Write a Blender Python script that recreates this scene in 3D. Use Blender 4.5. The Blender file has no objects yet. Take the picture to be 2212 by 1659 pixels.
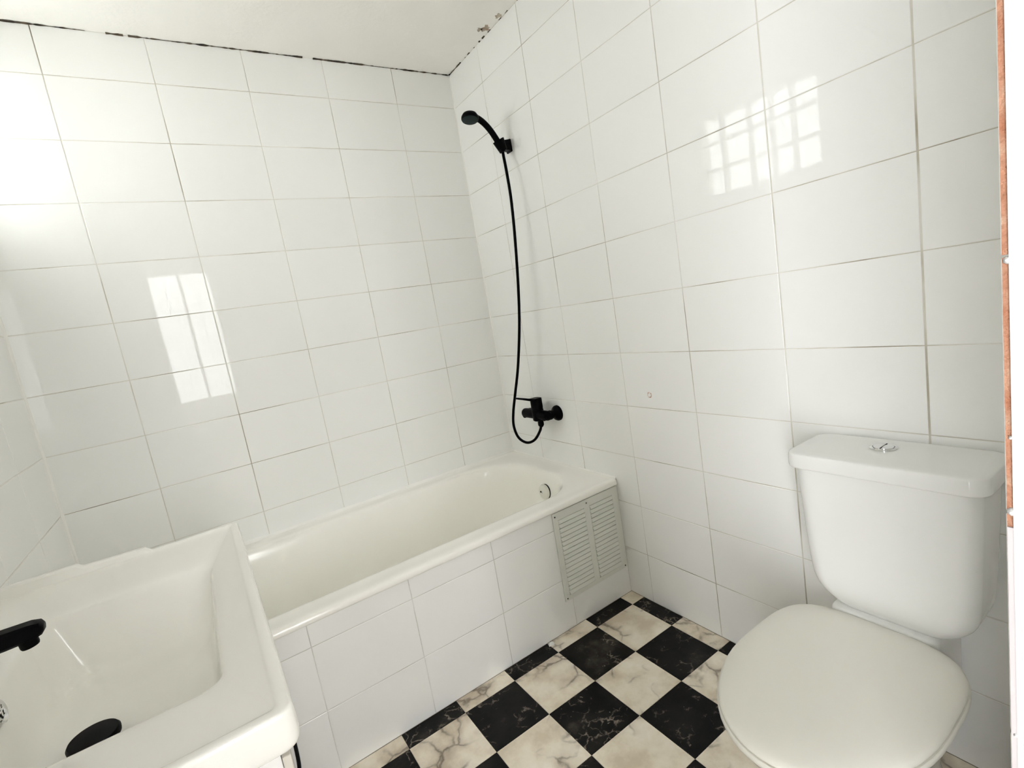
import bpy, bmesh, math, random
from mathutils import Vector, Matrix
random.seed(7)
scene = bpy.context.scene
COL = scene.collection
PI = math.pi

# ------------------------------------------------------------------ camera
cam_d = bpy.data.cameras.new('camera'); cam = bpy.data.objects.new('camera', cam_d); COL.objects.link(cam)
cam_d.sensor_fit = 'HORIZONTAL'; cam_d.sensor_width = 36.0
cam_d.lens = 1072.49 / 2212 * 36.0
cam_d.clip_start = 0.01; cam_d.clip_end = 100
RX = Vector((0.8221976, -0.5448792, -0.1646139)); DN = Vector((-0.2176128, -0.0336725, -0.9754542)); FW = Vector((0.5259617, 0.8378382, -0.1462582))
CP = Vector((-1.3073, -2.1770, 1.2214))
m = Matrix(((RX.x, -DN.x, -FW.x, CP.x), (RX.y, -DN.y, -FW.y, CP.y), (RX.z, -DN.z, -FW.z, CP.z), (0, 0, 0, 1)))
cam.matrix_world = m
scene.camera = cam

# ------------------------------------------------------------------ daylight
world = bpy.data.worlds.new('daylight'); scene.world = world; world.use_nodes = True
bg = world.node_tree.nodes['Background']
bg.inputs['Color'].default_value = (0.972, 0.985, 1.0, 1); bg.inputs['Strength'].default_value = 12.4
def portal(name, loc, rot, sx, sy):
    l = bpy.data.lights.new(name, 'AREA'); l.shape = 'RECTANGLE'; l.size = sx; l.size_y = sy
    l.cycles.is_portal = True
    o = bpy.data.objects.new(name, l); COL.objects.link(o); o.location = loc; o.rotation_euler = rot
    return o
portal('window_portal', (-1.90, -0.415, 1.97), (0, -PI/2, 0), 0.52, 0.80)
portal('hall_end_portal', (-1.21, -3.72, 1.05), (PI/2, 0, 0), 0.5, 2.1)
portal('hall_side_portal', (-2.42, -2.80, 1.05), (0, -PI/2, 0), 2.1, 1.0)
vs = scene.view_settings
vs.view_transform = 'Standard'; vs.look = 'None'; vs.gamma = 1.0; vs.exposure = 0.24; vs.use_curve_mapping = False
scene.display_settings.display_device = 'sRGB'
try:
    scene.cycles.max_bounces = 11; scene.cycles.diffuse_bounces = 10; scene.cycles.glossy_bounces = 2; scene.cycles.transparent_max_bounces = 4
    scene.cycles.use_adaptive_sampling = True; scene.cycles.adaptive_threshold = 0.14; scene.cycles.adaptive_min_samples = 12
    scene.cycles.caustics_reflective = False; scene.cycles.caustics_refractive = False
    scene.cycles.sample_clamp_indirect = 8
except Exception:
    pass

# ------------------------------------------------------------------ materials
def mat(name, col, rough=0.5, metal=0.0, spec=0.5, coat=0.0):
    M = bpy.data.materials.new(name); M.use_nodes = True
    b = M.node_tree.nodes['Principled BSDF']
    b.inputs['Base Color'].default_value = (*col, 1); b.inputs['Roughness'].default_value = rough
    b.inputs['Metallic'].default_value = metal; b.inputs['Specular IOR Level'].default_value = spec
    b.inputs['Coat Weight'].default_value = coat
    return M
def nd(M, t, **kw):
    n = M.node_tree.nodes.new(t)
    for k, v in kw.items():
        if k in n.inputs: n.inputs[k].default_value = v
        else: setattr(n, k, v)
    return n
def lk(M, a, b): M.node_tree.links.new(a, b)
def ramp(M, fac, stops):
    r = nd(M, 'ShaderNodeValToRGB'); e = r.color_ramp.elements
    while len(e) < len(stops): e.new(0.5)
    for x, (p, c) in zip(e, stops):
        x.position = p; x.color = (*c, 1) if len(c) == 3 else c
    lk(M, fac, r.inputs['Fac']); return r
def add_noise_colour(M, scale, stops, detail=4, coords='Object', bump=0.0, bscale=None):
    b = M.node_tree.nodes['Principled BSDF']
    tc = nd(M, 'ShaderNodeTexCoord'); n = nd(M, 'ShaderNodeTexNoise', Scale=scale, Detail=detail)
    lk(M, tc.outputs[coords], n.inputs['Vector'])
    r = ramp(M, n.outputs['Fac'], stops); lk(M, r.outputs['Color'], b.inputs['Base Color'])
    if bump:
        n2 = nd(M, 'ShaderNodeTexNoise', Scale=bscale or scale, Detail=2)
        lk(M, tc.outputs[coords], n2.inputs['Vector'])
        bp = nd(M, 'ShaderNodeBump', Strength=bump, Distance=0.01); lk(M, n2.outputs['Fac'], bp.inputs['Height'])
        lk(M, bp.outputs['Normal'], b.inputs['Normal'])
    return M

glaze = mat('white_glaze', (0.82, 0.815, 0.785), 0.022, spec=0.23)
def glaze_nodes(M, c0, c1):
    b = M.node_tree.nodes['Principled BSDF']
    oi = nd(M, 'ShaderNodeObjectInfo'); r = ramp(M, oi.outputs['Random'], [(0, c0), (1, c1)])
    lk(M, r.outputs['Color'], b.inputs['Base Color'])
glaze_nodes(glaze, (0.872, 0.873, 0.860), (0.892, 0.893, 0.882))
terracotta = add_noise_colour(mat('terracotta_body', (0.5, 0.25, 0.14), 0.9), 60, [(0.3, (0.29, 0.11, 0.055)), (0.55, (0.36, 0.18, 0.11)), (0.75, (0.44, 0.30, 0.21))], bump=0.4, bscale=300)
grout = add_noise_colour(mat('grout', (0.5, 0.48, 0.42), 0.95), 3.2, [(0.34, (0.80, 0.795, 0.76)), (0.50, (0.66, 0.64, 0.57)), (0.60, (0.42, 0.385, 0.31)), (0.70, (0.14, 0.115, 0.08))], detail=5, coords='Object')
grout_clean = add_noise_colour(mat('grout_clean', (0.7, 0.7, 0.68), 0.9), 5, [(0.35, (0.78, 0.77, 0.74)), (0.7, (0.46, 0.44, 0.40))], detail=4)
plaster = add_noise_colour(mat('plaster_paint', (0.8, 0.79, 0.74), 0.8), 3, [(0.3, (0.885, 0.875, 0.835)), (0.7, (0.905, 0.895, 0.86))], bump=0.08, bscale=60)
jambpaint = mat('jamb_paint', (0.50, 0.487, 0.465), 0.45)
adhesive = mat('adhesive', (0.44, 0.435, 0.425), 0.9)
enamel = mat('enamel', (0.925, 0.912, 0.862), 0.14)
ceramic = mat('sink_ceramic', (0.92, 0.91, 0.865), 0.12)
wc_ceramic = mat('toilet_ceramic', (0.80, 0.80, 0.788), 0.08)
wc_plastic = mat('seat_plastic', (0.77, 0.755, 0.69), 0.28)
caulk = mat('caulk', (0.90, 0.89, 0.86), 0.35)
black = mat('black_metal', (0.0015, 0.0015, 0.002), 0.42, spec=0.06)
blackrub = mat('black_hose', (0.0015, 0.0015, 0.002), 0.40, spec=0.06)
spray = mat('spray_face', (0.016, 0.028, 0.027), 0.55, spec=0.15)
chrome = mat('chrome', (0.75, 0.75, 0.75), 0.12, metal=1.0)
dark = mat('dark_hole', (0.01, 0.01, 0.01), 0.8)
crackm = add_noise_colour(mat('crack_shade', (0.03, 0.025, 0.02), 0.95), 25, [(0.35, (0.015, 0.012, 0.010)), (0.7, (0.16, 0.12, 0.08))], detail=6)
brownchip = add_noise_colour(mat('old_plaster', (0.4, 0.3, 0.25), 0.95), 40, [(0.3, (0.55, 0.50, 0.42)), (0.7, (0.30, 0.21, 0.15))])
grille_m = mat('grille_paint', (0.72, 0.735, 0.675), 0.5)
cabinet_m = mat('cabinet_lacquer', (0.84, 0.83, 0.82), 0.3)
edge_m = mat('cabinet_edge', (0.64, 0.605, 0.54), 0.5)
pinkhole = add_noise_colour(mat('wall_plug', (0.6, 0.4, 0.35), 0.9), 150, [(0.4, (0.80, 0.74, 0.70)), (0.6, (0.45, 0.24, 0.18))])
frame_m = mat('window_paint', (0.45, 0.45, 0.43), 0.5)
hall_m = mat('hall_paint', (0.50, 0.49, 0.47), 0.8)
hallfloor_m = mat('hall_floor', (0.45, 0.40, 0.34), 0.5)
glass = bpy.data.materials.new('window_glass'); glass.use_nodes = True
_nt = glass.node_tree; _nt.nodes.remove(_nt.nodes['Principled BSDF'])
_tr = nd(glass, 'ShaderNodeBsdfTransparent', Color=(0.84, 0.85, 0.84, 1)); _gl = nd(glass, 'ShaderNodeBsdfGlossy', Roughness=0.03); _mx = nd(glass, 'ShaderNodeMixShader', Fac=0.06)
lk(glass, _tr.outputs[0], _mx.inputs[1]); lk(glass, _gl.outputs[0], _mx.inputs[2]); lk(glass, _mx.outputs[0], _nt.nodes['Material Output'].inputs['Surface'])

def tile_vec(M, k=31.0):
    tc = nd(M, 'ShaderNodeTexCoord'); oi = nd(M, 'ShaderNodeObjectInfo')
    cmb = nd(M, 'ShaderNodeCombineXYZ')
    for i, mul in enumerate((k, k * 1.7, k * 0.6)):
        mm = nd(M, 'ShaderNodeMath', operation='MULTIPLY'); mm.inputs[1].default_value = mul
        lk(M, oi.outputs['Random'], mm.inputs[0]); lk(M, mm.outputs[0], cmb.inputs[i])
    add = nd(M, 'ShaderNodeVectorMath', operation='ADD'); lk(M, tc.outputs['Object'], add.inputs[0]); lk(M, cmb.outputs[0], add.inputs[1])
    return add.outputs[0]
def mixc(M, fac, a, b):
    x = nd(M, 'ShaderNodeMix', data_type='RGBA')
    if hasattr(fac, 'node'): lk(M, fac, x.inputs[0])
    else: x.inputs[0].default_value = fac
    for v, s in ((a, x.inputs[6]), (b, x.inputs[7])):
        if hasattr(v, 'node'): lk(M, v, s)
        else: s.default_value = (*v, 1)
    return x.outputs[2]
def mth(M, op, a, b=None):
    x = nd(M, 'ShaderNodeMath', operation=op)
    for i, v in enumerate((a, b)):
        if v is None: continue
        if hasattr(v, 'node'): lk(M, v, x.inputs[i])
        else: x.inputs[i].default_value = v
    return x.outputs[0]
# cream marble print
vin_w = mat('vinyl_marble_light', (0.6, 0.53, 0.42), 0.42, spec=0.3)
def marble_light(M):
    b = M.node_tree.nodes['Principled BSDF']; v = tile_vec(M)
    n1 = nd(M, 'ShaderNodeTexNoise', Scale=9, Detail=5, Roughness=0.6); lk(M, v, n1.inputs['Vector'])
    base = ramp(M, n1.outputs['Fac'], [(0.36, (0.70, 0.61, 0.48)), (0.52, (0.86, 0.785, 0.655)), (0.68, (0.93, 0.87, 0.76))]).outputs['Color']
    # warped vein lines
    n2 = nd(M, 'ShaderNodeTexNoise', Scale=14, Detail=4); lk(M, v, n2.inputs['Vector'])
    sc = nd(M, 'ShaderNodeVectorMath', operation='SCALE'); sc.inputs['Scale'].default_value = 0.07; lk(M, n2.outputs['Color'], sc.inputs[0])
    ad = nd(M, 'ShaderNodeVectorMath', operation='ADD'); lk(M, v, ad.inputs[0]); lk(M, sc.outputs[0], ad.inputs[1])
    vo = nd(M, 'ShaderNodeTexVoronoi', feature='DISTANCE_TO_EDGE', Scale=10); lk(M, ad.outputs[0], vo.inputs['Vector'])
    line = ramp(M, vo.outputs['Distance'], [(0.0, (1, 1, 1)), (0.06, (0, 0, 0))]).outputs['Color']
    soft = ramp(M, vo.outputs['Distance'], [(0.0, (1, 1, 1)), (0.26, (0, 0, 0))]).outputs['Color']
    n3 = nd(M, 'ShaderNodeTexNoise', Scale=7, Detail=3); lk(M, v, n3.inputs['Vector'])
    mask = ramp(M, n3.outputs['Fac'], [(0.46, (0, 0, 0)), (0.62, (1, 1, 1))]).outputs['Color']
    c = mixc(M, mth(M, 'MULTIPLY', mth(M, 'MULTIPLY', soft, mask), 0.45), base, (0.30, 0.23, 0.18))
    c = mixc(M, mth(M, 'MULTIPLY', mth(M, 'MULTIPLY', line, mask), 0.75), c, (0.13, 0.095, 0.07))
    lk(M, c, b.inputs['Base Color'])
marble_light(vin_w)
vin_b = mat('vinyl_marble_dark', (0.01, 0.01, 0.01), 0.40, spec=0.14)
def marble_dark(M):
    b = M.node_tree.nodes['Principled BSDF']; v = tile_vec(M, 43)
    n1 = nd(M, 'ShaderNodeTexNoise', Scale=8, Detail=6, Roughness=0.65); lk(M, v, n1.inputs['Vector'])
    base = ramp(M, n1.outputs['Fac'], [(0.40, (0.0035, 0.0035, 0.0035)), (0.58, (0.014, 0.013, 0.011)), (0.72, (0.06, 0.053, 0.045))]).outputs['Color']
    n2 = nd(M, 'ShaderNodeTexNoise', Scale=30, Detail=3); lk(M, v, n2.inputs['Vector'])
    sc = nd(M, 'ShaderNodeVectorMath', operation='SCALE'); sc.inputs['Scale'].default_value = 0.05; lk(M, n2.outputs['Color'], sc.inputs[0])
    ad = nd(M, 'ShaderNodeVectorMath', operation='ADD'); lk(M, v, ad.inputs[0]); lk(M, sc.outputs[0], ad.inputs[1])
    vo = nd(M, 'ShaderNodeTexVoronoi', feature='DISTANCE_TO_EDGE', Scale=26); lk(M, ad.outputs[0], vo.inputs['Vector'])
    line = ramp(M, vo.outputs['Distance'], [(0.0, (1, 1, 1)), (0.075, (0, 0, 0))]).outputs['Color']
    n3 = nd(M, 'ShaderNodeTexNoise', Scale=13, Detail=5, Roughness=0.7); lk(M, v, n3.inputs['Vector'])
    mask = ramp(M, n3.outputs['Fac'], [(0.52, (0, 0, 0)), (0.66, (1, 1, 1))]).outputs['Color']
    vd = nd(M, 'ShaderNodeTexVoronoi', feature='F1', Scale=42); lk(M, ad.outputs[0], vd.inputs['Vector'])
    dots = ramp(M, vd.outputs['Distance'], [(0.07, (1, 1, 1)), (0.13, (0, 0, 0))]).outputs['Color']
    mask2 = ramp(M, n3.outputs['Fac'], [(0.50, (0, 0, 0)), (0.58, (1, 1, 1))]).outputs['Color']
    f = mth(M, 'MAXIMUM', mth(M, 'MULTIPLY', line, mask), mth(M, 'MULTIPLY', dots, mask2))
    c = mixc(M, mth(M, 'MULTIPLY', f, 0.75), base, (0.40, 0.34, 0.28))
    lk(M, c, b.inputs['Base Color'])
marble_dark(vin_b)

# ------------------------------------------------------------------ mesh helpers
def link(name, me, parent=None):
    o = bpy.data.objects.new(name, me); COL.objects.link(o)
    if parent is not None: o.parent = parent
    return o
def obj(name, verts, faces, mats, parent=None, smooth=False, fm=None):
    me = bpy.data.meshes.new(name); me.from_pydata([tuple(v) for v in verts], [], faces)
    for x in (mats if isinstance(mats, (list, tuple)) else [mats]): me.materials.append(x)
    if fm: me.polygons.foreach_set('material_index', fm)
    bm = bmesh.new(); bm.from_mesh(me); bmesh.ops.recalc_face_normals(bm, faces=bm.faces); bm.to_mesh(me); bm.free()
    if smooth:
        for p in me.polygons: p.use_smooth = True
        me.set_sharp_from_angle(angle=math.radians(38))
    me.update()
    return link(name, me, parent)
def tag(o, label, cat, group=None, kind=None):
    o['label'] = label; o['category'] = cat
    if group: o['group'] = group
    if kind: o['kind'] = kind
    return o
def thing(name, label, cat, loc=(0, 0, 0), group=None):
    o = bpy.data.objects.new(name, None); COL.objects.link(o); o.location = loc; o.empty_display_size = 0.05
    return tag(o, label, cat, group)
def under(o, parent):            # parent while keeping world coordinates
    o.parent = parent; o.matrix_parent_inverse = Matrix.Translation(-Vector(parent.location)); return o
def box_vf(x0, x1, y0, y1, z0, z1, off=0):
    v = [(x0, y0, z0), (x1, y0, z0), (x1, y1, z0), (x0, y1, z0), (x0, y0, z1), (x1, y0, z1), (x1, y1, z1), (x0, y1, z1)]
    f = [(0, 3, 2, 1), (4, 5, 6, 7), (0, 1, 5, 4), (1, 2, 6, 5), (2, 3, 7, 6), (3, 0, 4, 7)]
    return v, [tuple(i + off for i in q) for q in f]
def boxes(name, bs, mats, parent=None):
    V, F = [], []
    for b in bs:
        v, f = box_vf(*b, off=len(V)); V += v; F += f
    return obj(name, V, F, mats, parent)
def bevel_box(name, b, mats, parent=None, r=0.004, seg=2):
    x0, x1, y0, y1, z0, z1 = b
    me = bpy.data.meshes.new(name); bm = bmesh.new()
    v, f = box_vf(*b)
    vs_ = [bm.verts.new(p) for p in v]
    for q in f: bm.faces.new([vs_[i] for i in q])
    bmesh.ops.recalc_face_normals(bm, faces=bm.faces)
    bmesh.ops.bevel(bm, geom=list(bm.edges), offset=r, segments=seg, profile=0.5, affect='EDGES')
    bm.to_mesh(me); bm.free()
    for p in me.polygons: p.use_smooth = True
    me.set_sharp_from_angle(angle=math.radians(50))
    for x in (mats if isinstance(mats, (list, tuple)) else [mats]): me.materials.append(x)
    return link(name, me, parent)
def rr(x0, x1, y0, y1, r, z, n=8):   # rounded rectangle loop
    r = max(1e-4, min(r, (x1 - x0) / 2 - 1e-4, (y1 - y0) / 2 - 1e-4)); P = []
    for cx, cy, a0 in ((x1 - r, y1 - r, 0), (x0 + r, y1 - r, PI/2), (x0 + r, y0 + r, PI), (x1 - r, y0 + r, 1.5 * PI)):
        for k in range(n + 1):
            a = a0 + PI/2 * k / n; P.append((cx + r * math.cos(a), cy + r * math.sin(a), z))
    return P
def chaikin(L, it=2):
    L = [tuple(map(float, p)) for p in L]
    for _ in range(it):
        M_ = [L[0]]
        for a, b in zip(L, L[1:]):
            M_.append(tuple(.75 * x + .25 * y for x, y in zip(a, b))); M_.append(tuple(.25 * x + .75 * y for x, y in zip(a, b)))
        M_.append(L[-1]); L = M_
    return L
def loft(name, loops, mats, parent=None, cap0=True, cap1=True, smooth=True, closed=True):
    n = len(loops[0]); V = [p for l in loops for p in l]; F = []
    for i in range(len(loops) - 1):
        for k in range(n if closed else n - 1):
            a = i * n + k; b = i * n + (k + 1) % n; F.append((a, b, b + n, a + n))
    if cap0: F.append(tuple(range(n))[::-1])
    if cap1: F.append(tuple(range((len(loops) - 1) * n, len(loops) * n)))
    return obj(name, V, F, mats, parent, smooth)
def frame_of(d):
    d = Vector(d).normalized(); u = d.orthogonal().normalized(); return u, d.cross(u)
def tube(name, pts, radii, mats, parent=None, n=16):
    pts = [Vector(p) for p in pts]
    if not isinstance(radii, (list, tuple)): radii = [radii] * len(pts)
    loops = []; u = None
    for i, p in enumerate(pts):
        d = (pts[min(i + 1, len(pts) - 1)] - pts[max(i - 1, 0)]).normalized()
        if u is None: u, w = frame_of(d)
        else:
            u = (u - d * u.dot(d)).normalized(); w = d.cross(u)
        loops.append([tuple(p + radii[i] * (math.cos(2 * PI * k / n) * u + math.sin(2 * PI * k / n) * w)) for k in range(n)])
    return loft(name, loops, mats, parent)
def lathe(name, base, axis, prof, mats, parent=None, n=32):   # prof: list of (radius, distance along axis)
    base = Vector(base); a = Vector(axis).normalized(); u, w = frame_of(a); loops = []
    for r, h in prof:
        c = base + a * h; r = max(r, 1e-5)
        loops.append([tuple(c + r * (math.cos(2 * PI * k / n) * u + math.sin(2 * PI * k / n) * w)) for k in range(n)])
    return loft(name, loops, mats, parent)
def catmull(P, m=8):
    P = [Vector(p) for p in P]; Q = [P[0] * 2 - P[1]] + P + [P[-1] * 2 - P[-2]]; out = []
    for i in range(1, len(Q) - 2):
        for k in range(m):
            t = k / m; p0, p1, p2, p3 = Q[i - 1:i + 3]
            out.append(0.5 * ((2 * p1) + (p2 - p0) * t + (2 * p0 - 5 * p1 + 4 * p2 - p3) * t * t + (3 * p1 - p0 - 3 * p2 + p3) * t ** 3))
    out.append(P[-1]); return out

# ------------------------------------------------------------------ room numbers (metres)
WT = 0.13
XL, YF, ZC = -1.765, -2.0635, 2.35        # left wall, front (door) wall, ceiling; right wall x=0, back wall y=0
TW, TH, GAP = 0.30, 0.20, 0.0021
TT = 0.006                                 # tile thickness
DX0, DX1, DZ = -1.42, -0.80, 2.03          # door opening
WY0, WY1, WZ0, WZ1 = -0.80, -0.035, 1.722, 2.212   # window hole in left wall
ROWS = [0.0] + [0.2 * k for k in range(1, 12)] + [ZC]

# tile: local x width, local z height, face towards local -y, face plane at y = 0
_tiles = {}
def tile_mesh(w, h, mats=(glaze, terracotta), c=0.0012):
    key = (round(w, 4), round(h, 4), mats)
    if key in _tiles: return _tiles[key]
    a, b = w / 2, h / 2
    V = [(-a + c, 0, -b + c), (a - c, 0, -b + c), (a - c, 0, b - c), (-a + c, 0, b - c)]
    V += [(-a, c * .6, -b), (a, c * .6, -b), (a, c * .6, b), (-a, c * .6, b)]
    V += [(-a, TT, -b), (a, TT, -b), (a, TT, b), (-a, TT, b)]
    F = [(0, 1, 2, 3)] + [(4 + i, 4 + (i + 1) % 4, (i + 1) % 4, i) for i in range(4)] + [(8 + i, 8 + (i + 1) % 4, 4 + (i + 1) % 4, 4 + i) for i in range(4)]
    me = bpy.data.meshes.new('tile'); me.from_pydata(V, [], F)
    for x in mats: me.materials.append(x)
    me.polygons.foreach_set('material_index', [0] * 5 + [1] * 4); me.update()
    _tiles[key] = me; return me
def subtract(rect, hole):
    (a0, a1, z0, z1), (h0, h1, k0, k1) = rect, hole
    if a1 <= h0 or a0 >= h1 or z1 <= k0 or z0 >= k1: return [rect]
    out = []
    if z0 < k0: out.append((a0, a1, z0, k0))
    if z1 > k1: out.append((a0, a1, k1, z1))
    zz0, zz1 = max(z0, k0), min(z1, k1)
    if a0 < h0: out.append((a0, h0, zz0, zz1))
    if a1 > h1: out.append((h1, a1, zz0, zz1))
    return out
def lay_tiles(parent, cols, rows, place, rz, hole=None, wide=(), tilt=0.0006, name='tile', mats=(glaze, terracotta)):
    for c0, c1 in zip(cols, cols[1:]):
        for z0, z1 in zip(rows, rows[1:]):
            rects = subtract((c0, c1, z0, z1), hole) if hole else [(c0, c1, z0, z1)]
            for a0, a1, b0, b1 in rects:
                e0 = max([x for c, x in wide if abs(c - a0) < 1e-4], default=0.0); e1 = max([x for c, x in wide if abs(c - a1) < 1e-4], default=0.0)
                sh = (e0 - e1) / 2
                w, h = a1 - a0 - GAP - e0 - e1, b1 - b0 - GAP
                if w < 0.006 or h < 0.006: continue
                o = link(name, tile_mesh(w, h, mats), parent)
                o.location = place((a0 + a1) / 2 + sh, (b0 + b1) / 2)
                o.rotation_euler = (random.uniform(-tilt, tilt), 0, rz + random.uniform(-tilt, tilt))
def struct(o, label, cat): return tag(o, label, cat, kind='structure')

G = 0.0008   # grout lies this far behind the glaze
# back wall
wb = struct(boxes('wall_back', [(XL - .2, .2, G, .16, 0, ZC)], grout), 'white tiled back wall running along the bathtub', 'wall')
colsB = [XL] + [-0.2911 - 0.29985 * k for k in range(4, -1, -1)] + [0.0]
lay_tiles(wb, colsB, ROWS, lambda a, z: (a, 0, z), 0, wide=((colsB[2], .0004), (colsB[1], .0003)))
# right wall
wr = struct(boxes('wall_right', [(G, .16, YF - .12, G, 0, ZC)], grout), 'white tiled wall behind the toilet and shower', 'wall')
colsR = [YF] + [-0.2644 - 0.3003 * k for k in range(5, -1, -1)] + [0.0]
lay_tiles(wr, colsR, ROWS, lambda a, z: (0, a, z), -PI / 2, wide=((colsR[1], .0010), (colsR[2], .0007), (colsR[3], .0002)))
# left wall with window hole
X0 = XL - G
wl = struct(boxes('wall_left', [(XL - WT, X0, YF - .12, WY0, 0, ZC), (XL - WT, X0, WY1, G, 0, ZC), (XL - WT, X0, WY0, WY1, 0, WZ0), (XL - WT, X0, WY0, WY1, WZ1, ZC)], grout), 'white tiled side wall with the small window, behind the basin', 'wall')
colsL = [YF] + [-0.28 - 0.30 * k for k in range(5, -1, -1)] + [0.0]
lay_tiles(wl, colsL, ROWS, lambda a, z: (XL, a, z), PI / 2, hole=(WY0, WY1, WZ0, WZ1))
# front wall with door opening (tiles sit proud, their broken terracotta edges show at the opening)
F0 = YF - TT + .0005
wf = struct(boxes('wall_front', [(XL - WT, DX0, YF - .13, F0, 0, ZC), (DX1, .16, YF - .13, F0, 0, ZC), (DX0, DX1, YF - .13, F0, DZ, ZC)], jambpaint), 'white painted wall round the doorway, tiled on the bathroom side', 'wall')
colsF = [XL] + [DX1 - 0.30 * k for k in range(3, -3, -1)] + [0.0]
colsF = sorted(set([c for c in colsF if XL <= c <= 0]))
lay_tiles(wf, colsF, ROWS, lambda a, z: (a, YF, z), PI, hole=(DX0, DX1, 0, DZ), tilt=0)
jb = [(DX1 - .0012, DX1 + .002, YF - TT - .0026, YF - TT + .0012, 0.0, 2.03)]
boxes('adhesive_layer', jb, adhesive, wf)
boxes('paint_smear', [(DX1 - .0008, DX1 + .003, YF - TT - .0005, YF - .0012, 0, .988)], mat('smeared_paint', (0.42, 0.385, 0.385), .7), wf)
for z, s in ((1.197, .0030), (1.062, .0016), (1.001, .0036), (0.80, .0022)):      # crumbs of old mortar on the edge
    lathe('mortar_crumb', (DX1 + .002, YF - TT * .5 - .001, z), (-1, 0, 0), [(s * .3, -.001), (s * 1.0, .001), (s * .8, .003), (s * .3, .0045)], adhesive, wf, n=7)

# ceiling
ce = struct(boxes('ceiling', [(XL - WT, .16, YF - .13, .16, ZC, ZC + .1)], plaster), 'cream painted plaster ceiling', 'ceiling')
def crack_shade(p0, p1, inward, n=260, wmax=.0075, seed=1, gaps=()):  # jagged crack along the ceiling edge, its shadow gap coloured as a dark strip
    rnd = random.Random(seed); p0, p1, w = Vector(p0), Vector(p1), Vector(inward); V, F = [], []
    wid = 0.004; last = None
    for i in range(n + 1):
        t = i / n; wid = min(wmax, max(.0022, wid + rnd.uniform(-.0030, .0030)))
        if any(a < t < b for a, b in gaps): last = None; continue
        c = p0.lerp(p1, t); j = rnd.uniform(0, .0012)
        k = len(V)
        V += [c + w * .0001 + Vector((0, 0, -.0002)), c + w * (wid + j) + Vector((0, 0, -.0004 - rnd.uniform(0, .0008))), c + w * .0004 + Vector((0, 0, -wid * .55))]
        if last is not None:
            for q in range(3): F.append((last + q, last + (q + 1) % 3, k + (q + 1) % 3, k + q))
        last = k
    return obj('crack_shade', V, F, crackm, ce)
crack_shade((XL, 0, ZC), (0, 0, ZC), (0, -1, 0), seed=3, gaps=((.235, .262), (.295, .30), (.625, .645)))
crack_shade((0, 0, ZC), (0, YF, ZC), (-1, 0, 0), seed=5, wmax=.006, n=220, gaps=[(.02 + .021 * k, .026 + .021 * k + .004 * (k % 3)) for k in range(2, 20)])
for i, (x, y, s) in enumerate(((-.024, -.385, .020), (-.017, -.475, .014), (-.045, -.372, .012))):
    P = [(x + s * (1 + .5 * math.sin(5 * a + i)) * math.cos(a) * .8, y + s * (1 + .4 * math.cos(3 * a + i)) * math.sin(a)) for a in [2 * PI * k / 14 for k in range(14)]]
    loft('plaster_chip', [[(px, py, ZC + .001) for px, py in P], [(px, py, ZC - .0012) for px, py in P]], brownchip, ce, smooth=False)

# floor: sub floor + checkerboard vinyl squares
FX, FY, FS = -0.0655, -0.8140, 0.1905
fl = struct(boxes('floor', [(XL - WT, .16, YF - .13, .16, -.1, -.0022)], mat('subfloor', (0.16, 0.14, 0.115), .9)), 'black and cream checkerboard marble vinyl floor', 'floor')
_sq = {}
def square_mesh(w, h, mt):
    k = (round(w, 4), round(h, 4), mt.name)
    if k in _sq: return _sq[k]
    a, b, c = w / 2, h / 2, .0006
    V = [(-a, -b, -.0022), (a, -b, -.0022), (a, b, -.0022), (-a, b, -.0022), (-a, -b, -.0004), (a, -b, -.0004), (a, b, -.0004), (-a, b, -.0004), (-a + c, -b + c, 0), (a - c, -b + c, 0), (a - c, b - c, 0), (-a + c, b - c, 0)]
    F = [(8, 9, 10, 11)] + [(4 + i, 4 + (i + 1) % 4, 8 + (i + 1) % 4, 8 + i) for i in range(4)] + [(i, (i + 1) % 4, 4 + (i + 1) % 4, 4 + i) for i in range(4)]
    me = bpy.data.meshes.new('floor_tile'); me.from_pydata(V, [], F); me.materials.append(mt); me.update(); _sq[k] = me; return me
YA = -0.748   # tub apron face
for i in range(-1, 10):
    for j in range(-1, 8):
        x1, x0 = FX - i * FS, FX - (i + 1) * FS; y1, y0 = FY - j * FS, FY - (j + 1) * FS
        x0, x1, y0, y1 = max(x0, XL), min(x1, 0), max(y0, YF - .13), min(y1, YA)
        if y0 < YF: y0 = max(y0, YF - .0)
        if x1 - x0 < .01 or y1 - y0 < .01: continue
        o = link('floor_tile', square_mesh(x1 - x0 - .0008, y1 - y0 - .0008, vin_b if (i + j) % 2 else vin_w), fl)
        o.location = ((x0 + x1) / 2, (y0 + y1) / 2, 0)
boxes('threshold', [(DX0, DX1, YF - .13, YF - .0004, -.0022, .0)], edge_m, fl)

# window_1 in the left wall: steel frame with 5 x 3 panes
win = struct(thing('window_1', 'small steel window of fifteen panes high in the side wall', 'window', (XL - .03, (WY0 + WY1) / 2, WZ0)), 'small steel window of fifteen panes high in the side wall', 'window')
def wpart(name, bs, mt): return under(boxes(name, bs, mt), win)
fx0, fx1, fb = XL - .045, XL - .010, .012
wpart('window_frame', [(fx0, fx1, WY0, WY0 + fb, WZ0, WZ1), (fx0, fx1, WY1 - fb, WY1, WZ0, WZ1), (fx0, fx1, WY0 + fb, WY1 - fb, WZ0, WZ0 + fb), (fx0, fx1, WY0 + fb, WY1 - fb, WZ1 - fb, WZ1)], frame_m)
cy = [-.216, -.396, -.530, -.650]; cz = [1.887, 2.052]
for y in cy: wpart('glazing_bar', [(fx0 + .004, fx1 - .004, y - .0125, y + .0125, WZ0 + fb, WZ1 - fb)], frame_m)
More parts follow.
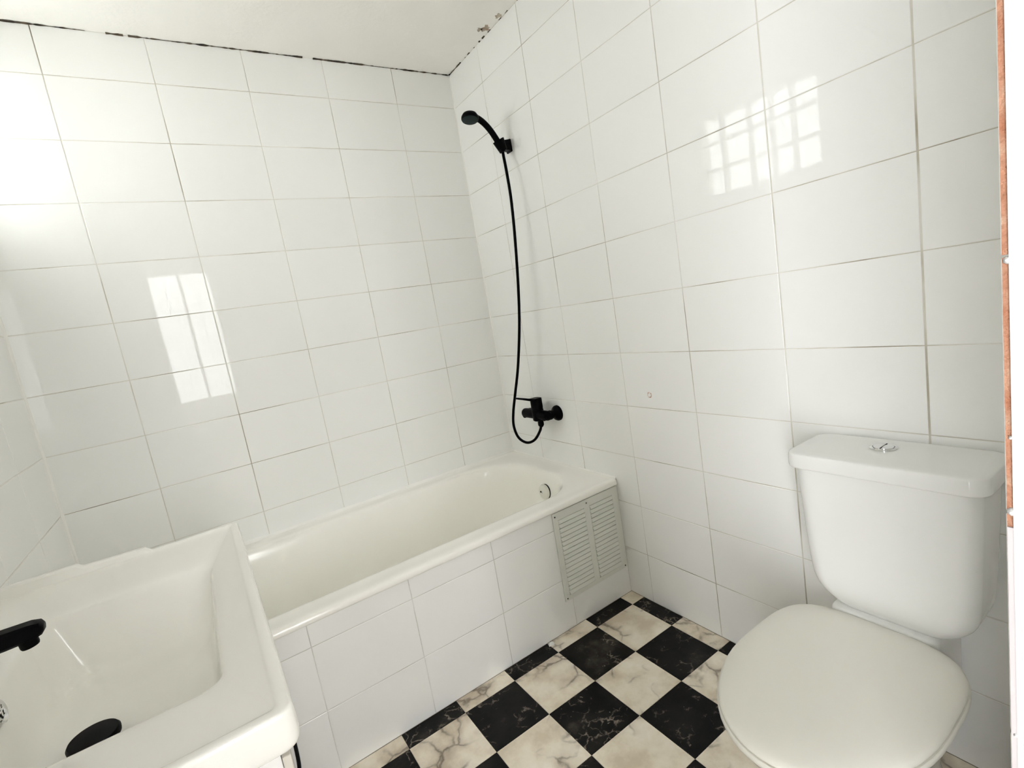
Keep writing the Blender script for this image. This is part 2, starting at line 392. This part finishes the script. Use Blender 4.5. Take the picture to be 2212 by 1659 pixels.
ys = [WY1 - fb] + cy + [WY0 + fb]
for a, b in zip(ys, ys[1:]):
    hi = a - (.0125 if a in cy else 0); lo = b + (.0125 if b in cy else 0)
    for z in cz: wpart('glazing_bar', [(fx0 + .006, fx1 - .006, lo, hi, z - .0105, z + .0105)], frame_m)
    zs = [WZ0 + fb] + cz + [WZ1 - fb]
    for z0, z1 in zip(zs, zs[1:]):
        wpart('pane', [(XL - .030, XL - .027, lo, hi, z0 + (.0105 if z0 in cz else 0), z1 - (.0105 if z1 in cz else 0))], glass)
sill = boxes('window_sill', [(XL - WT, fx0, WY0, WY1, WZ0 - .001, WZ0 + .002)], plaster); under(sill, win)

# hallway beyond the doorway (seen only as light and reflections)
HY = -3.7
struct(boxes('floor_hall', [(-2.4, .4, HY, YF - .13, -.1, 0)], hallfloor_m), 'floor of the hallway outside the bathroom door', 'floor')
struct(boxes('wall_hall', [(-2.5, -2.4, -2.30, YF - .13, 0, 2.5), (-2.5, -2.4, -3.30, -2.30, 2.1, 2.5), (-2.5, -2.4, HY, -3.30, 0, 2.5), (.4, .5, HY, YF - .13, 0, 2.5), (-2.5, -1.46, HY - .1, HY, 0, 2.5), (-.96, .5, HY - .1, HY, 0, 2.5), (-1.46, -.96, HY - .1, HY, 2.1, 2.5), (-2.5, XL - WT, YF - .13, YF - .05, 0, 2.5), (.16, .5, YF - .13, YF - .05, 0, 2.5), (XL - WT, .16, YF - .13, YF - .05, ZC + .1, 2.5)], hall_m), 'painted walls of the hallway outside the door', 'wall')
struct(boxes('ceiling_hall', [(-2.5, .5, HY - .1, YF - .05, 2.5, 2.6)], hall_m), 'ceiling of the hallway outside the door', 'ceiling')

blocker_m = mat('blocker_grey', (0.42, 0.40, 0.37), 0.9)
struct(boxes('wall_window_blocker', [(-2.70, XL - WT - .002, -1.06, -.90, -.1, 2.80)], blocker_m), 'unseen wall added beside the small window to block grazing daylight', 'wall')  # added out of view to keep grazing daylight off the back wall
struct(boxes('wall_end_blocker', [(-2.6, .6, -4.75, -4.60, -.1, .80)], blocker_m), 'unseen low wall added beyond the hallway to dim the doorway light', 'wall')  # added out of view, dims the lower half of the end opening
struct(boxes('floor_terrace', [(-2.6, .6, -4.75, HY - .1, -.14, -.04)], hallfloor_m), 'floor of the terrace beyond the hallway', 'floor')
boxes('reflection_bar', [(-1.222, -1.196, HY - .07, HY - .03, 0, 2.1)], frame_m, bpy.data.objects['wall_hall'])  # added bar that breaks up the end opening's reflection in the tiles

# caulk beads in the wall corners
def bead(name, p0, p1, d1, d2, s, label, k=24):
    p0, p1, d1, d2 = Vector(p0), Vector(p1), Vector(d1), Vector(d2); rnd = random.Random(len(label)); L = []
    for i in range(k + 1):
        c = p0.lerp(p1, i / k); q = s * rnd.uniform(.85, 1.15)
        L.append([tuple(c - d1 * .001 - d2 * .001), tuple(c + d1 * q - d2 * .001), tuple(c + (d1 + d2) * q * .55), tuple(c + d2 * q - d1 * .001)])
    return struct(loft(name, L, caulk), label, 'trim')
bead('trim_1', (0, 0, .48), (0, 0, ZC), (-1, 0, 0), (0, -1, 0), .0045, 'white caulk line in the corner beside the shower')
bead('trim_2', (XL, 0, .48), (XL, 0, ZC), (1, 0, 0), (0, -1, 0), .007, 'white caulk line in the shaded corner above the basin')

# drilled hole in the right wall
hl = lathe('drill_hole', (0, -.979, .849), (-1, 0, 0), [(.011, -.001), (.0105, .0006), (.007, .0009), (.0065, -.001)], pinkhole, wr, n=18)

# ------------------------------------------------------------------ bathtub
tub = thing('bathtub', 'cream enamel built-in bathtub along the back wall', 'bathtub', (-.88, -.37, 0))
YO = -0.762
S = [(XL + .003, -.003, YO + .03, -.003, .012, .4705), (XL + .003, -.003, YO + .006, -.003, .012, .4705), (XL + .003, -.003, YO, -.003, .012, .473), (XL + .003, -.003, YO, -.003, .012, .484), (XL + .003, -.003, YO + .004, -.003, .014, .492), (XL + .003, -.003, YO + .016, -.003, .016, .4955),
     (XL + .02, -.02, YO + .055, -.02, .04, .4925), (XL + .07, -.078, YO + .088, -.062, .21, .4925), (XL + .085, -.094, YO + .098, -.074, .22, .486),
     (XL + .11, -.105, YO + .110, -.084, .22, .455), (XL + .20, -.118, YO + .128, -.098, .21, .34), (XL + .30, -.145, YO + .150, -.120, .20, .20), (XL + .38, -.20, YO + .19, -.16, .16, .125), (XL + .45, -.27, YO + .25, -.22, .10, .115)]
under(loft('tub_shell', [rr(*a, n=12) for a in chaikin(S, 2)], enamel, cap0=False), tub)
ov = lathe('overflow_cover', (-.112, -.405, .398), (-1, 0, .1), [(.033, .004), (.034, .012), (.031, .0165), (.02, .019), (.006, .0195), (.005, .017), (.0001, .017)], wc_plastic, n=28); under(ov, tub)
og = lathe('overflow_gap_shade', (-.106, -.407, .397), (-1, 0, .1), [(.034, -.004), (.0345, .006), (.03, .008)], dark, n=28); under(og, tub)  # dark ring standing in for the shadow gap behind the cover
osc = lathe('overflow_screw', (-.1305, -.393, .4005), (-1, 0, .1), [(.004, -.002), (.0042, .002), (.0025, .003)], dark, n=12); under(osc, tub)
struct(boxes('wall_apron', [(XL, 0, YA + G, YA + .08, 0, .4695)], grout_clean), 'low white tiled wall under the front rim of the bathtub', 'wall')
apron = bpy.data.objects['wall_apron']
GX0, GX1, GZ0, GZ1 = -.338, -.008, .117, .466
lay_tiles(apron, [XL, -1.5, -1.2, -.9, -.6, -.3, 0.0], [0, .2, .4, .469], lambda a, z: (a, YA, z), 0)
bead('trim_3', (XL, 0, .4955), (0, 0, .4955), (0, -1, 0), (0, 0, 1), .010, 'white caulk line between bathtub and back wall')
bead('trim_4', (0, 0, .4935), (0, YO + .01, .4935), (-1, 0, 0), (0, 0, 1), .007, 'white caulk line between bathtub and shower wall')

# louvred vent on the apron
gr = thing('vent_grille', 'pale grey-green louvred vent plate at the end of the bathtub front', 'vent', ((GX0 + GX1) / 2, YA, GZ0))
gf = [(GX0, GX1, YA - .006, YA - .001, GZ0, GZ0 + .018), (GX0, GX1, YA - .006, YA - .001, GZ1 - .030, GZ1), (GX0, GX0 + .022, YA - .006, YA - .001, GZ0 + .018, GZ1 - .030), (GX1 - .030, GX1, YA - .006, YA - .001, GZ0 + .018, GZ1 - .030), (-.186, -.160, YA - .006, YA - .001, GZ0 + .018, GZ1 - .030)]
under(boxes('vent_frame', gf, grille_m), gr)
under(boxes('vent_back', [(GX0 + .02, GX1 - .02, YA - .0026, YA - .0012, GZ0 + .01, GZ1 - .02)], grille_m), gr)
nl = 17; pz = (GZ1 - .030 - GZ0 - .018) / nl
for c0, c1 in ((GX0 + .022, -.186), (-.160, GX1 - .030)):
    me = None
    w = c1 - c0
    for k in range(nl):
        if me is None:
            V = [(0, -.0026, 0), (w, -.0026, 0), (w, -.0026, pz * .82), (0, -.0026, pz * .82), (.004, -.0105, pz * .10), (w - .004, -.0105, pz * .10), (w, -.0062, pz * .80), (0, -.0062, pz * .80)]
            F = [(0, 1, 2, 3), (4, 7, 6, 5), (0, 4, 5, 1), (3, 2, 6, 7), (0, 3, 7, 4), (1, 5, 6, 2)]
            o = obj('slat', V, F, grille_m); me = o.data
        else: o = link('slat', me)
        o.location = (c0, YA, GZ0 + .018 + pz * (k + .12)); under(o, gr)
for x, z in ((GX0 + .010, .452), (-.173, .452), (GX0 + .010, .126), (GX1 - .012, .126)):
    under(lathe('screw', (x, YA - .006, z), (0, -1, 0), [(.0028, -.001), (.0028, .001), (.0014, .0014)], dark, n=10), gr)

# crumb of plaster on the floor by the apron
tag(obj('plaster_crumb', *(lambda V, F: (V, F))([(-.452, -.768, 0), (-.430, -.772, 0), (-.425, -.757, 0), (-.448, -.754, 0), (-.446, -.764, .010), (-.436, -.766, .013), (-.433, -.759, .007), (-.445, -.758, .009)], [(0, 3, 2, 1), (4, 5, 6, 7), (0, 1, 5, 4), (1, 2, 6, 5), (2, 3, 7, 6), (3, 0, 4, 7)]), caulk), 'small white crumb of plaster on the floor against the bathtub wall', 'debris')

# ------------------------------------------------------------------ shower
mx = thing('shower_mixer', 'matt black wall-mounted shower mixer tap with flat lever', 'tap', (0, -.36, .737))
BX, BZ = -.066, .742
for y in (-.435, -.285):
    under(lathe('wall_flange', (0, y, BZ - .004), (-1, 0, 0), [(.035, .000), (.035, .006), (.031, .014), (.022, .020), (.019, .026)], black), mx)
    under(lathe('connector', (-.02, y, BZ - .003), (-1, 0, 0), [(.0185, 0), (.0185, .020), (.021, .021), (.021, .036), (.018, .040), (.018, .062)], black, n=24), mx)
under(lathe('body_bar', (BX, -.455, BZ), (0, 1, 0), [(.004, 0), (.016, .001), (.021, .006), (.022, .02), (.022, .17), (.021, .182), (.016, .188), (.004, .19)], black), mx)
under(lathe('cartridge', (BX, -.375, BZ - .028), (0, 0, 1), [(.020, 0), (.026, .004), (.027, .05), (.0255, .052), (.0255, .056), (.0265, .058), (.0265, .098), (.024, .102), (.004, .103)], black), mx)
LV = [(BX + .0215, .0150, .0620, .0750), (BX + .012, .0225, .0620, .0755), (BX - .018, .0225, .0640, .0765), (BX - .030, .0140, .0680, .0800), (BX - .060, .0115, .0795, .0895), (BX - .098, .0115, .0925, .1010), (BX - .101, .0090, .0950, .1010)]
under(loft('lever', [[(x, -.375 - w, BZ + a), (x, -.375 + w, BZ + a), (x, -.375 + w, BZ + b), (x, -.375 - w, BZ + b)] for x, w, a, b in LV], black, smooth=False), mx)
under(lathe('hose_nut', (BX, -.385, BZ - .027), (0, 0, -1), [(.012, -.002), (.012, .004), (.0135, .008), (.0135, .020), (.010, .026), (.008, .030)], black, n=20), mx)

hd = thing('shower_holder', 'small black wall bracket holding up the hand shower', 'bracket', (0, -.39, 1.89))
HB = [(0.0, -.404, -.370, 1.868, 1.916), (-.006, -.405, -.371, 1.867, 1.917), (-.018, -.412, -.384, 1.870, 1.912), (-.045, -.417, -.390, 1.868, 1.906)]
under(loft('wall_arm', [[(x, a, c), (x, a, d), (x, b, d), (x, b, c)] for x, a, b, c, d in HB], black, smooth=False), hd)
hax = Vector((-.40, -.02, .90)).normalized()
under(lathe('cup', Vector((-.053, -.402, 1.888)) - hax * .022, hax, [(.0140, 0), (.0175, .001), (.0245, .042), (.0245, .046), (.0165, .046), (.0165, .040)], black, n=28), hd)

hs = thing('hand_shower', 'black hand shower with curved handle and long black hose', 'shower', (-.06, -.40, 1.87))
HP = catmull([(-.050, -.404, 1.862), (-.058, -.403, 1.886), (-.073, -.402, 1.917), (-.093, -.401, 1.948), (-.118, -.400, 1.975), (-.145, -.400, 1.991), (-.172, -.400, 1.995)], 5)
def hr(t): return .0130 - .0008 * math.sin(t * 3.1)
under(tube('handle', HP, [hr(i / len(HP)) for i in range(len(HP))], black, n=18), hs)
fa = Vector((-.16, -.10, -.98)).normalized()
hc = Vector((-.178, -.400, 1.996))
under(lathe('spray_head', hc - fa * .016, fa, [(.004, 0), (.018, .002), (.028, .008), (.034, .018), (.035, .026), (.0335, .030)], black, n=32), hs)
sf = lathe('spray_face', hc + fa * .0135, fa, [(.032, -.002), (.0325, .002), (.030, .004), (.004, .0045)], spray, n=32); under(sf, hs)
HO = [(-.066, -.385, .694), (-.072, -.376, .666), (-.085, -.342, .624), (-.100, -.296, .609), (-.115, -.256, .633), (-.125, -.248, .691), (-.130, -.273, .761), (-.125, -.307, .849), (-.115, -.352, .975), (-.095, -.386, 1.155), (-.085, -.412, 1.330), (-.078, -.433, 1.518), (-.070, -.437, 1.666), (-.064, -.428, 1.776), (-.053, -.409, 1.840), (-.050, -.404, 1.868)]
under(tube('hose', catmull(HO, 10), .0062, blackrub, n=14), hs)

# ------------------------------------------------------------------ toilet
wc = thing('toilet', 'white close-coupled toilet with its cover closed, against the right wall', 'toilet', (-.3, -1.71, 0))
YC = -1.710
def egg(xb, xf, xc, hw, z, pb=4.0, n=56):
    P = []
    for k in range(n):
        a = 2 * PI * k / n; c, s = math.cos(a), math.sin(a)
        if c >= 0:
            x = xc + (xb - xc) * abs(c) ** (2 / pb); y = hw * math.copysign(abs(s) ** (2 / pb), s)
        else: x = xc + (xc - xf) * c; y = hw * s
        P.append((x, YC + y, z))
    return P
bowl = [(-.05, -.50, -.27, .105, 0, 3.5), (-.05, -.50, -.27, .105, .02, 3.5), (-.06, -.48, -.27, .095, .06, 3.5), (-.05, -.48, -.28, .098, .15, 3.5), (-.04, -.52, -.31, .125, .23, 3.5), (-.10, -.60, -.35, .158, .31, 3.0), (-.165, -.63, -.37, .176, .355, 3.4), (-.172, -.632, -.37, .178, .368, 3.6), (-.18, -.62, -.37, .170, .3722, 3.6)]
under(loft('bowl', [egg(*a[:5], pb=a[5]) for a in chaikin(bowl, 2)], wc_ceramic), wc)
dk = [(-.165, -.012, -1.815, -1.606, .02, .25), (-.165, -.012, -1.815, -1.606, .02, .388), (-.163, -.012, -1.813, -1.608, .022, .400), (-.15, -.02, -1.80, -1.62, .02, .404)]
under(loft('rear_deck', [rr(*a) for a in chaikin(dk, 2)], wc_ceramic), wc)
tk = [(-.150, -.014, -1.825, -1.630, .03, .4045), (-.162, -.014, -1.850, -1.603, .04, .418), (-.176, -.014, -1.876, -1.574, .040, .455), (-.180, -.014, -1.882, -1.567, .038, .51), (-.182, -.012, -1.888, -1.559, .036, .66), (-.183, -.012, -1.891, -1.556, .034, .752)]
under(loft('tank', [rr(*a, n=10) for a in chaikin(tk, 2)], wc_ceramic), wc)
tl = [(-.186, -.010, -1.899, -1.548, .032, .748), (-.191, -.008, -1.905, -1.542, .034, .7485), (-.192, -.008, -1.906, -1.541, .034, .757), (-.191, -.008, -1.905, -1.542, .034, .779), (-.188, -.010, -1.902, -1.545, .033, .7840), (-.165, -.02, -1.88, -1.57, .03, .7852)]
under(loft('tank_lid', [rr(*a, n=10) for a in chaikin(tl, 2)], wc_ceramic), wc)
fb_ = lathe('flush_button', (-.078, -1.707, .784), (0, 0, 1), [(.026, -.002), (.0262, .003), (.024, .0048), (.021, .0042), (.0205, .0030), (.0195, .0032), (.019, .0052), (.004, .0062)], chrome, n=40); under(fb_, wc)
under(boxes('button_split', [(-.097, -.059, -1.7078, -1.7062, .7885, .7903)], dark), wc)
st = [(-.17, -.640, -.385, .183, .372, 4), (-.165, -.646, -.385, .187, .376, 4), (-.165, -.646, -.385, .187, .384, 4), (-.168, -.642, -.385, .184, .388, 4), (-.20, -.60, -.385, .15, .388, 4)]
under(loft('seat', [egg(*a[:5], pb=a[5]) for a in chaikin(st, 1)], wc_plastic), wc)
cv = [(-.172, -.638, -.385, .181, .389, 4), (-.168, -.643, -.385, .184, .390, 4), (-.168, -.643, -.385, .184, .396, 4), (-.172, -.634, -.385, .178, .403, 4), (-.19, -.60, -.385, .155, .4095, 4), (-.22, -.55, -.385, .12, .4125, 4), (-.28, -.48, -.385, .06, .4135, 4)]
under(loft('seat_cover', [egg(*a[:5], pb=a[5]) for a in chaikin(cv, 2)], wc_plastic), wc)

# ------------------------------------------------------------------ vanity
cab = thing('vanity_cabinet', 'white vanity cabinet under the basin, with black bow handle', 'cabinet', (-1.54, -1.17, 0))
CY0, CY1 = -1.560, -.785
for nm, b_ in (('side_panel', (XL + .003, -1.319, CY0, CY0 + .018, .10, .762)), ('side_panel', (XL + .003, -1.319, CY1 - .018, CY1, .10, .762)), ('back_panel', (XL + .003, XL + .013, CY0 + .018, CY1 - .018, .10, .762)), ('bottom_panel', (XL + .013, -1.319, CY0 + .018, CY1 - .018, .10, .118)), ('front_rail', (-1.337, -1.319, CY0 + .018, CY1 - .018, .70, .762))):
    under(bevel_box(nm, b_, cabinet_m, r=.0015), cab)
under(boxes('plinth', [(XL + .003, -1.36, CY0 + .02, CY1 - .02, .0, .10)], edge_m), cab)
for y0, y1 in ((CY0 + .003, -1.176), (-1.170, CY1 - .003)):
    d = bevel_box('door', (-1.3185, -1.3085, y0, y1, .108, .752), edge_m, r=.0015); under(d, cab)
    ym = -1.402 if y0 < -1.4 else -.945
    h = tube('handle', catmull([(-1.3095, ym - .128, .700), (-1.3045, ym - .122, .700), (-1.3020, ym - .09, .700), (-1.3005, ym, .700), (-1.3020, ym + .09, .700), (-1.3045, ym + .122, .700), (-1.309, ym + .128, .700)], 5), .0024, black, n=10)
    h.parent = d
bs = thing('basin', 'white rectangular ceramic basin with wide sloping rim on the cabinet', 'sink', (-1.53, -1.17, .762))
BX0, BX1, BY0, BY1 = XL + .002, -1.293, -1.577, -.768
SB = [(BX0, BX1 - .02, BY0 + .02, BY1 - .02, .01, .763), (BX0, BX1 - .006, BY0 + .006, BY1 - .006, .016, .766), (BX0, BX1, BY0, BY1, .018, .774), (BX0, BX1, BY0, BY1, .018, .808), (BX0, BX1 - .002, BY0 + .002, BY1 - .002, .016, .8165), (BX0 + .003, BX1 - .006, BY0 + .006, BY1 - .006, .014, .8185),
      (BX0 + .008, BX1 - .016, BY0 + .016, BY1 - .016, .010, .8175), (BX0 + .012, BX1 - .021, BY0 + .022, BY1 - .022, .008, .8135),
      (BX0 + .055, BX1 - .040, BY0 + .080, BY1 - .080, .014, .806), (BX0 + .100, BX1 - .064, BY0 + .158, BY1 - .158, .028, .795), (BX0 + .108, BX1 - .072, BY0 + .170, BY1 - .168, .035, .787),
      (BX0 + .112, BX1 - .077, BY0 + .176, BY1 - .174, .04, .765), (BX0 + .128, BX1 - .088, BY0 + .19, BY1 - .19, .05, .685), (BX0 + .150, BX1 - .11, BY0 + .215, BY1 - .215, .05, .665), (BX0 + .19, BX1 - .16, BY0 + .30, BY1 - .30, .03, .660)]
under(loft('basin_shell', [rr(*a, n=8) for a in chaikin(SB, 2)], ceramic, cap0=False), bs)
RS = [(BX0, .8395), (-1.603, .8395), (-1.592, .8315), (-1.482, .8285), (-1.470, .8180), (-1.455, .8160)]
for _i in range(1):
    L_ = []
    for x, zt in RS:
        y0, y1 = BY1 - .018, BY1 - .0015
        L_.append([(x, y0, .806), (x, y0, zt - .004), (x, y0 + .004, zt), (x, y1 - .004, zt), (x, y1, zt - .004), (x, y1, .806)])
    under(loft('rim_step', L_, ceramic), bs)
orr = lathe('overflow_ring', (-1.648, -1.172, .769), (1, 0, .17), [(.018, -.004), (.0185, .002), (.016, .004), (.012, .003), (.0105, .0012), (.0100, -.002)], chrome, n=32); under(orr, bs)
under(lathe('overflow_hole', (-1.648, -1.172, .769), (1, 0, .17), [(.0102, -.003), (.0102, .0012), (.001, .0014)], dark, n=24), bs)
for a in (0, PI / 2):
    u = Vector((0, math.cos(a), math.sin(a))) * .009
    c0 = Vector((-1.648, -1.172, .769)) + Vector((1, 0, .17)).normalized() * .0022
    under(tube('overflow_bar', [c0 - u, c0, c0 + u], .0014, chrome, n=8), bs)
pl = thing('drain_plug', 'round black pop-up plug in the bottom of the basin', 'drain', (-1.556, -1.192, .66))
under(lathe('plug_stem', (-1.556, -1.192, .659), (0, 0, 1), [(.024, 0), (.024, .008), (.022, .012)], black, n=32), pl)
under(lathe('plug_cap', (-1.556, -1.192, .671), (0, 0, 1), [(.030, -.001), (.034, .001), (.0345, .007), (.032, .011), (.02, .0125), (.004, .013)], black, n=40), pl)
tp = thing('basin_tap', 'matt black basin tap with straight spout reaching over the basin', 'tap', (-1.705, -1.17, .815))
under(lathe('tap_body', (-1.705, -1.172, .8085), (0, 0, 1), [(.026, 0), (.026, .006), (.022, .010), (.0215, .085), (.020, .10), (.004, .101)], black, n=32), tp)
sp = [(-1.715, -1.574)]
L = []
for x, hw, zt, zb in ((-1.715, .015, .884, .856), (-1.62, .0145, .883, .857), (-1.588, .0140, .8825, .8585), (-1.577, .0125, .880, .862), (-1.574, .009, .877, .866)):
    yc = -1.172; L.append([(x, yc - hw, zb + .004), (x, yc - hw + .004, zb), (x, yc + hw - .004, zb), (x, yc + hw, zb + .004), (x, yc + hw, zt - .004), (x, yc + hw - .004, zt), (x, yc - hw + .004, zt), (x, yc - hw, zt - .004)])
under(loft('spout', L, black), tp)
under(lathe('aerator', (-1.596, -1.172, .860), (0.1, 0, -1), [(.0115, -.002), (.0115, .010), (.0105, .0125), (.002, .0125)], black, n=24), tp)
under(bevel_box('tap_lever', (-1.752, -1.700, -1.182, -1.162, .910, .918), black, r=.003), tp)
